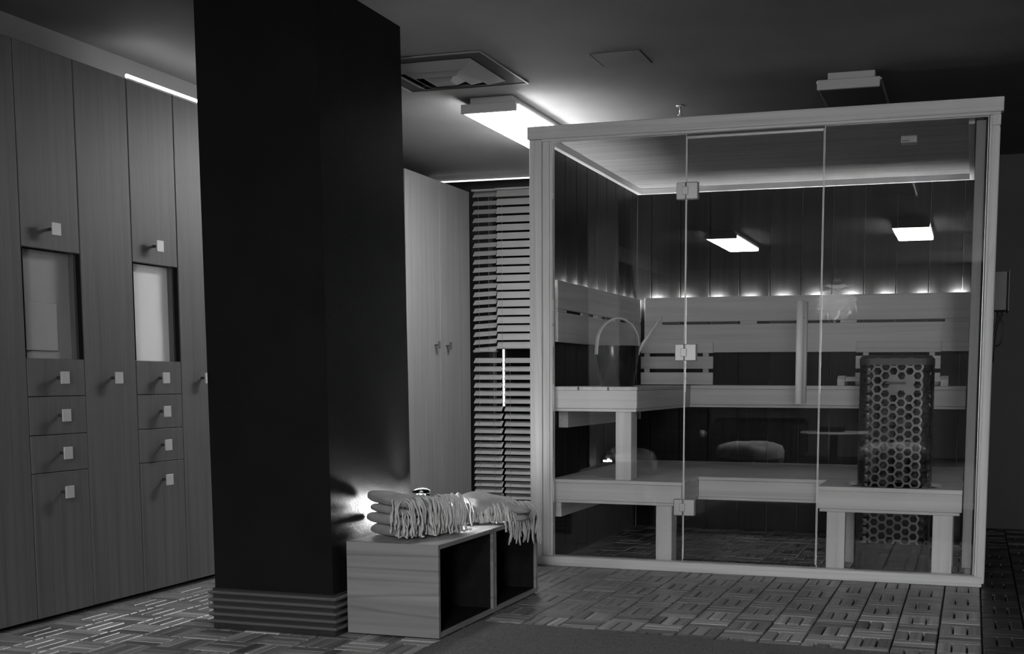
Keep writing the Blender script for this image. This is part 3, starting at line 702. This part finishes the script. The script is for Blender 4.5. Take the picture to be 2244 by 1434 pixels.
for lz in range(11):
    for i in range(4):
        for j in range(3):
            if lz < 10 and (0 < i < 3 and j == 1): continue
            c = (1.603+i*0.074+random.uniform(-.008,.008), 0.225+j*0.073+random.uniform(-.008,.008), 0.455+lz*0.052+random.uniform(-.006,.006))
            v_, f_ = rock(c, 0.036); MB().add(v_, f_, 0, False).build('stone', 'stone', ht, recalc=False)

# ------------------------------------------------------------ control box on the cabin side
t = thing('control_box', (2.165,0.36,1.31), 'dark control box with a looped cable on the outer right side of the sauna', 'control box')
part('case', 'box', t, 2.1305, 2.186, 0.30, 0.44, 1.224, 1.400, ch=0.003)
part('cover_plate', 'box', t, 2.189, 2.199, 0.295, 0.445, 1.219, 1.405, ch=0.003)
part('hinge_strip', 'blackmatte', t, 2.186, 2.189, 0.31, 0.43, 1.23, 1.395, ch=0)
q = MB()
q.tube([(2.158,0.34,1.224),(2.156,0.335,1.200),(2.150,0.33,1.175),(2.140,0.32,1.13),(2.134,0.31,1.08),(2.133,0.31,0.99)], 0.0075, 8)
q.tube([(2.160,0.35,1.195),(2.172,0.35,1.165),(2.176,0.35,1.12),(2.166,0.35,1.075),(2.148,0.34,1.062),(2.136,0.33,1.075)], 0.004, 8)
q.lathe((2.158,0.34,1.198), [(0.0,0.0),(0.013,0.0),(0.013,0.026),(0.0,0.026)], 12)
q.build('cable', 'cable', t)

# ------------------------------------------------------------ bench boxes (open fronted) by the column
def crate(y0, y1, label):
    t = thing('bench_box', (0.125,(y0+y1)/2,0), label, 'box', 'open fronted bench boxes')
    x0, x1, z0, z1, th = -0.052, 0.305, 0.006, 0.335, 0.016
    part('end_panel', 'crate_x', t, x0, x1, y0, y0+th, z0, z1, ch=0.001)
    part('end_panel', 'crate_x', t, x0, x1, y1-th, y1, z0, z1, ch=0.001)
    part('top_panel', 'crate_y', t, x0, x1, y0+th, y1-th, z1-th, z1, ch=0.001)
    part('bottom_panel', 'crate_y', t, x0, x1, y0+th, y1-th, z0, z0+th, ch=0.001)
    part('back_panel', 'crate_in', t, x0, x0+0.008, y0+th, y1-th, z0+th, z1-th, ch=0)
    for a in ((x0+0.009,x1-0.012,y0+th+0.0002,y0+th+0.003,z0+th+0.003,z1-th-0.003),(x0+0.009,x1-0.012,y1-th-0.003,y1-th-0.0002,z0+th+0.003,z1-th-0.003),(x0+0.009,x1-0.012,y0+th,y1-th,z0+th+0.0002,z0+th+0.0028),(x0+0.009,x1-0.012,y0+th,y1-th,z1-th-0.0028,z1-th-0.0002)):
        o = part('shade_panel', 'crate_in', t, *a, ch=0); o['label'] = 'dark panel standing in for shade inside the box'  # thin dark sheets added to imitate shade in the open box
    for yy in (y0+0.05, y1-0.05):
        for xx in (x0+0.05, x1-0.05): MB().lathe((xx,yy,0.0005), [(0,0),(0.012,0),(0.012,0.0055),(0,0.0055)], 10).build('foot', 'blackmatte', t)
    return t
crate(-1.735, -1.219, 'nearer pale wood bench box carrying the stacked throw')
crate(-1.215, -0.738, 'farther wood bench box under the draped fringed throw')

# ------------------------------------------------------------ throws
def layer(cx_, cy_, z0, lx, ly, h, rot, seed, wav=0.006, slope=(0,0), mat='towel', name='fold', par=None, nu=26, nv=18, hump=None):
    """soft folded layer: rounded slab with uneven surface; lx = along local x, ly = along local y"""
    q = MB(); cr, sr = math.cos(rot), math.sin(rot); vs = []
    for i in range(nu+1):
        u = -1+2*i/nu
        e = (1-abs(u)**9)**0.5 if abs(u) < 1 else 0.0
        e = 0.62+0.38*e; ey = 0.93+0.07*(e-0.62)/0.38
        for j in range(nv):
            a = 2*PI*j/nv; c_, s_ = math.cos(a), math.sin(a)
            yy = (abs(c_)**0.5)*(1 if c_ > 0 else -1)*ly/2*ey; zz = (abs(s_)**0.55)*(1 if s_ > 0 else -1)*h/2*e
            xx = u*lx/2
            nz = noise.noise(Vector((xx*9+seed, yy*9, seed*3.1)))*wav*1.5
            ny = noise.noise(Vector((xx*11, seed*5.3, 2.0)))*wav*1.3
            top = max(0.0, (zz/(h/2)) if h else 0)
            z = z0+h/2+zz+(nz if s_ > 0 else 0)+slope[0]*xx+slope[1]*yy
            if hump and s_ > 0: z += hump*math.exp(-((xx+0.02)/0.11)**2)*top
            X, Y = xx*1.0, (yy+ny)
            vs.append((cx_+X*cr-Y*sr, cy_+X*sr+Y*cr, max(z, 0.3362)))
    fs = [(i*nv+j, i*nv+(j+1)%nv, (i+1)*nv+(j+1)%nv, (i+1)*nv+j) for i in range(nu) for j in range(nv)]
    fs += [list(range(nv))[::-1], [nu*nv+j for j in range(nv)]]
    q.add(vs, fs, 0, True)
    return q.build(name, mat, par)
def tassel(q, p, d1, ln, fall, zmin=0.3385, r=0.0026, edge_x=None):
    """a knotted strand: leaves p along d1 then hangs"""
    pts = [Vector(p)]; d = Vector(d1).normalized(); v = d*0.006; n = 9; step = ln/n
    w1 = random.uniform(0, 6.28)
    for i in range(n):
        v = (d*(1-fall) + Vector((0,0,-1))*fall*(0.6+i*0.25)); d = v.normalized()
        d = (d+Vector((math.cos(w1+i*0.9)*0.16, math.sin(w1+i*0.9)*0.16, 0))).normalized()
        np_ = pts[-1]+d*step
        zm = zmin if (edge_x is None or np_.x < edge_x) else -1
        if np_.z < zm+r:
            np_.z = zm+r*random.uniform(1.0,2.6); d.z = 0; d = d.normalized() if d.length > 0.01 else Vector((1,0,0))
        pts.append(np_)
    rad = [r*(1+0.25*math.sin(i*2.1+w1)) for i in range(n+1)]; rad[-2] = r*1.7; rad[-1] = r*1.1
    q.tube(pts, rad, 5)
tw = thing('folded_throw', (0.09,-1.45,0.335), 'folded pale woollen throw stacked in layers, thick fringe facing front', 'throw', 'fringed throws on the bench boxes')
TR = math.radians(52)     # local y of the layers runs from the fold (back left) to the fringe (front right)
ax = Vector((math.cos(TR), math.sin(TR), 0)); ay = Vector((-math.sin(TR), math.cos(TR), 0))
# stack footprint: fold edge faces -x; fringe faces +x -y
cxy = Vector((0.090, -1.457, 0)); rot = math.radians(66)
zl = 0.3365
for k, (h, ly, dx) in enumerate(((0.036,0.215,0.0),(0.036,0.225,-0.004),(0.030,0.205,0.004),(0.040,0.215,0.0))):
    sh = (0.0, 0.004, 0.016, 0.026)[k]
    layer(cxy.x-0.006+dx-math.cos(rot)*sh, cxy.y-math.sin(rot)*sh, zl, 0.275-sh*1.6, ly, h*1.12, rot, 3.3+k*7, wav=0.010, par=tw, slope=(-0.035*k, 0.02*k)); zl += h
fq = MB(); e1 = Vector((math.cos(rot), math.sin(rot), 0)); e2 = Vector((math.sin(rot), -math.cos(rot), 0))   # e2 points to +x -y (fringe side)
for k in range(120):
    u = random.uniform(-0.145, 0.145); lev = random.choice((0.040,0.070,0.105,0.142,0.146,0.146))
    base = cxy+e1*u+e2*(0.088+random.uniform(-0.012,0.006)); base.z = 0.3365+lev+random.uniform(-0.006,0.002)
    tassel(fq, base, e2+e1*random.uniform(-0.5,0.3)+Vector((0,0,0.1)), random.uniform(0.10,0.15) if lev > 0.09 else random.uniform(0.05,0.10), 0.34, r=0.0030)
for k in range(26):
    u = random.uniform(-0.15, -0.06); base = cxy+e1*u+e2*(0.06+random.uniform(-0.03,0.03)); base.z = 0.3365+random.choice((0.10,0.14,0.06))
    tassel(fq, base, e2*0.6-e1*0.9, random.uniform(0.08,0.13), 0.36, r=0.0030)
o = fq.build('fringe', 'fringe', tw, recalc=False); o['kind'] = 'stuff'
t2 = thing('draped_throw', (0.13,-1.0,0.335), 'pale woollen throw lying flat, fringe hanging over the far box edge', 'throw', 'fringed throws on the bench boxes')
layer(0.145, -0.965, 0.3365, 0.335, 0.335, 0.036, math.radians(30), 11.0, wav=0.008, par=t2)
layer(0.152, -0.967, 0.3665, 0.345, 0.325, 0.040, math.radians(30), 17.0, wav=0.012, par=t2, hump=0.030)
fq = MB()
P0 = Vector((0.075,-1.255,0)); P1 = Vector((0.330,-1.08,0)); P2 = Vector((0.365,-0.86,0))
for k in range(150):
    u = k/149*1.0
    if u < 0.62: p = P0.lerp(P1, u/0.62); nrm = Vector((0.55,-0.83,0))
    else: p = P1.lerp(P2, (u-0.62)/0.38); nrm = Vector((0.97,-0.2,0))
    p = p-nrm*0.062+Vector((random.uniform(-.006,.006), random.uniform(-.006,.006), 0)); p.z = 0.402+0.020*math.sin(u*PI)+random.uniform(-0.012,0.003)
    over = p.x > 0.235
    tassel(fq, p, nrm+Vector((random.uniform(-.3,.3), random.uniform(-.3,.3), 0.1)), random.uniform(0.085,0.11) if not over else random.uniform(0.11,0.20), 0.34 if not over else 0.42, r=0.0030, edge_x=0.306)
o = fq.build('fringe', 'fringe', t2, recalc=False); o['kind'] = 'stuff'
# glowing jar
jc = (0.006, -1.243, 0.3358)
t = thing('candle_jar', jc, 'glowing glass jar with a wire handle between the two throws', 'jar')
q = MB(); q.lathe(jc, [(0.0,0.0),(0.036,0.0),(0.040,0.004),(0.040,0.105),(0.034,0.120),(0.034,0.138),(0.031,0.138),(0.031,0.120),(0.037,0.103),(0.037,0.005),(0.0,0.004)], 28); q.build('glass', 'jarglass', t)
MB().lathe(jc, [(0.0355,0.128),(0.0368,0.130),(0.0355,0.132)], 28).build('rim_wire', 'chrome', t)
q = MB(); q.tube([(jc[0]+0.037*math.cos(a), jc[1]+0.037*math.sin(a)*0.6, jc[2]+0.134+0.012*abs(math.sin(a))) for a in [PI*i/12 for i in range(13)]], 0.0015, 5); q.build('wire_handle', 'chrome', t)
for k in range(60):
    a = random.uniform(0, 2*PI); r_ = 0.029*math.sqrt(random.random()); z = 0.010+0.095*random.random()
    if k == 0: q = MB()
    x, y, zz_ = jc[0]+r_*math.cos(a), jc[1]+r_*math.sin(a), jc[2]+z
    q.lathe((x,y,zz_-0.005), [(0.0,0.0),(0.004,0.0015),(0.0055,0.005),(0.004,0.0085),(0.0,0.010)], 6)
o = q.build('light_beads', 'jarlight', t); o['kind'] = 'stuff'

# ------------------------------------------------------------ rug
q = MB(); n = 60; vs = []; fs = []
x0, x1, y0, y1 = 0.312, 2.30, -3.20, -1.395
nx, ny = 150, 110
for j in range(ny+1):
    for i in range(nx+1):
        x = x0+(x1-x0)*i/nx; y = y0+(y1-y0)*j/ny
        yy = y - 0.075*((x-x0)/1.5)**1.0*1.0*(j/ny)
        edge = 1 if 0 < i < nx and 0 < j < ny else 0
        vs.append((x+random.uniform(-.002,.002), yy+random.uniform(-.002,.002), 0.002+edge*(0.006+random.uniform(0,0.004))))
fs = [(j*(nx+1)+i, j*(nx+1)+i+1, (j+1)*(nx+1)+i+1, (j+1)*(nx+1)+i) for j in range(ny) for i in range(nx)]
q.add(vs, fs, 0, False)
one('rug', q, 'rug', (1.3,-2.3,0), 'dark grey short pile rug on the parquet at the bottom of the picture', 'rug')

# ------------------------------------------------------------ lounge end of the room (seen mirrored in the glass)
def lounge(x0, x1, y0, y1, h, label):
    t = thing('lounge_chair', ((x0+x1)/2,(y0+y1)/2,0), label, 'chair', 'dark lounge chairs')
    part('seat', 'sofa', t, x0+0.12, x1-0.12, y0+0.16, y1, 0.05, 0.30, ch=0.03)
    part('backrest', 'sofa', t, x0, x1, y0, y0+0.155, 0.03, h, ch=0.04)
    part('armrest', 'sofa', t, x0, x0+0.115, y0+0.16, y1, 0.03, h-0.06, ch=0.03)
    part('armrest', 'sofa', t, x1-0.115, x1, y0+0.16, y1, 0.03, h-0.06, ch=0.03)
    for xx in (x0+0.06, x1-0.06):
        for yy in (y0+0.08, y1-0.06): MB().lathe((xx,yy,0.0), [(0,0),(0.02,0),(0.02,0.03),(0,0.03)], 8).build('foot', 'blackmatte', t)
    return t
lounge(-0.90, 0.22, -8.75, -7.95, 0.455, 'low dark lounge chair mirrored in the sauna door below the upper bench')
lounge(-1.72, -0.95, -8.75, -7.95, 0.56, 'taller dark lounge chair mirrored left of the sauna door')
def pouf(cx_, cy_, r, h, label):
    t = thing('pouf', (cx_,cy_,0), label, 'pouf', 'round poufs')
    MB().lathe((cx_,cy_,0), [(0,0),(r*0.85,0.0),(r,0.05),(r*1.0,h*0.7),(r*0.92,h*0.85),(r*0.8,h*0.87),(0,h*0.87)], 32).build('body', 'sofa', t)
    q = MB(); prof = [(r*1.015,h*0.62),(r*1.01,h*0.8),(r*0.93,h*0.93),(r*0.7,h),(0,h*1.02)]
    n = 32; vs = []
    for r_, z in prof:
        for j in range(n): a = 2*PI*j/n; k = noise.noise(Vector((math.cos(a)*2, math.sin(a)*2, z*9)))*0.025; vs.append((cx_+(r_+k*0.3)*math.cos(a), cy_+(r_+k*0.3)*math.sin(a), z+k*0.8))
    q.add(vs, [(i*n+j, i*n+(j+1)%n, (i+1)*n+(j+1)%n, (i+1)*n+j) for i in range(len(prof)-1) for j in range(n)], 0, True)
    q.build('blanket', 'blanket', t)
pouf(0.17, -5.10, 0.30, 0.35, 'round pouf under a blanket mirrored in the sauna door glass')
pouf(1.42, -4.95, 0.285, 0.37, 'round pouf under a blanket mirrored over the sauna heater')
t = thing('coffee_table', (0.6,-7.9,0), 'low pale topped table mirrored at the right edge of the sauna door', 'table')
MB().lathe((0.60,-7.95,0.315), [(0,0),(0.36,0),(0.37,0.010),(0.36,0.022),(0,0.022)], 40).build('top', 'white', t)
MB().lathe((0.60,-7.95,0), [(0,0),(0.18,0),(0.18,0.02),(0.04,0.03),(0.04,0.31),(0,0.31)], 24).build('pedestal', 'blackmatte', t)
t = thing('serving_tray', (0.56,-7.9,0.34), 'dark serving tray on the low mirrored table', 'tray')
part('plate', 'blackmatte', t, 0.42, 0.71, -8.02, -7.82, 0.338, 0.350); part('rim', 'blackmatte', t, 0.42, 0.71, -8.03, -8.02, 0.338, 0.385)
t = thing('side_table', (-1.15,-7.5,0), 'small dark side table holding the white mug', 'table')
part('top', 'blackmatte', t, -1.45, -0.62, -7.66, -7.36, 0.255, 0.275)
for xx in (-1.42,-0.66):
    for yy in (-7.63,-7.39): part('leg', 'blackmatte', t, xx-0.015, xx+0.015, yy-0.015, yy+0.015, 0, 0.2548)
t = thing('mug', (-0.79,-7.5,0.2755), 'small white mug on the dark side table', 'mug')
q = MB(); q.lathe((-0.79,-7.5,0.2755), [(0,0),(0.026,0),(0.028,0.075),(0.025,0.075),(0.024,0.006),(0,0.006)], 20); q.build('body', 'white', t)
MB().tube([(-0.762+0.0,-7.5,0.335),(-0.745,-7.5,0.328),(-0.743,-7.5,0.308),(-0.764,-7.5,0.295)], 0.003, 6).build('handle', 'white', t)
# petal pendant lamp
pc = Vector((0.705, -6.94, 1.70))
t = thing('pendant_lamp', pc, 'round petal pendant lamp mirrored in the right sauna glass', 'lamp')
MB().tube([(pc.x,pc.y,pc.z+0.22),(pc.x,pc.y,CEIL)], 0.003, 6).build('cord', 'blackmatte', t)
MB().lathe((pc.x,pc.y,pc.z+0.20), [(0,0.03),(0.03,0.03),(0.04,0.0),(0,0.0)], 16).build('cap', 'chrome', t)
MB().lathe((pc.x,pc.y,pc.z-0.04), [(0,0),(0.03,0.012),(0.045,0.045),(0.03,0.08),(0,0.09)], 16).build('bulb', 'bulb', t)
def petal(az, el, size):
    q = MB(); n = 6; m_ = 6; vs = []
    Rad = 0.145
    for i in range(n+1):
        u = i/n; wdt = math.sin(min(1, u*1.05+0.12)*PI)**0.6*size*0.50*(1-0.15*u)
        if i == n: wdt = 0.012
        for j in range(m_+1):
            v = -1+2*j/m_
            ang = el-(u*size/Rad)*0.62; rr_ = Rad*(1+0.75*u**1.3)+0.020*(1-v*v)*(1-u)
            aa = az+v*wdt/max(0.06, Rad*math.cos(el))
            vs.append((pc.x+rr_*math.cos(ang)*math.cos(aa), pc.y+rr_*math.cos(ang)*math.sin(aa), pc.z+0.86*rr_*math.sin(ang)))
    fs = [(i*(m_+1)+j, i*(m_+1)+j+1, (i+1)*(m_+1)+j+1, (i+1)*(m_+1)+j) for i in range(n) for j in range(m_)]
    q.add(vs, fs, 0, True); q.build('petal', 'petal', t, recalc=False)
for k, (el, cnt_, sz) in enumerate(((1.35,6,0.12),(0.95,7,0.14),(0.52,8,0.15),(0.10,8,0.15),(-0.34,7,0.14),(-0.78,5,0.12))):
    for i in range(cnt_): petal(2*PI*(i+0.5*(k % 2))/cnt_, el, sz)
# no separate lamps: the glowing parts above light the room, added fill door included
for o in bpy.data.objects:
    if '_o' in o: del o['_o']
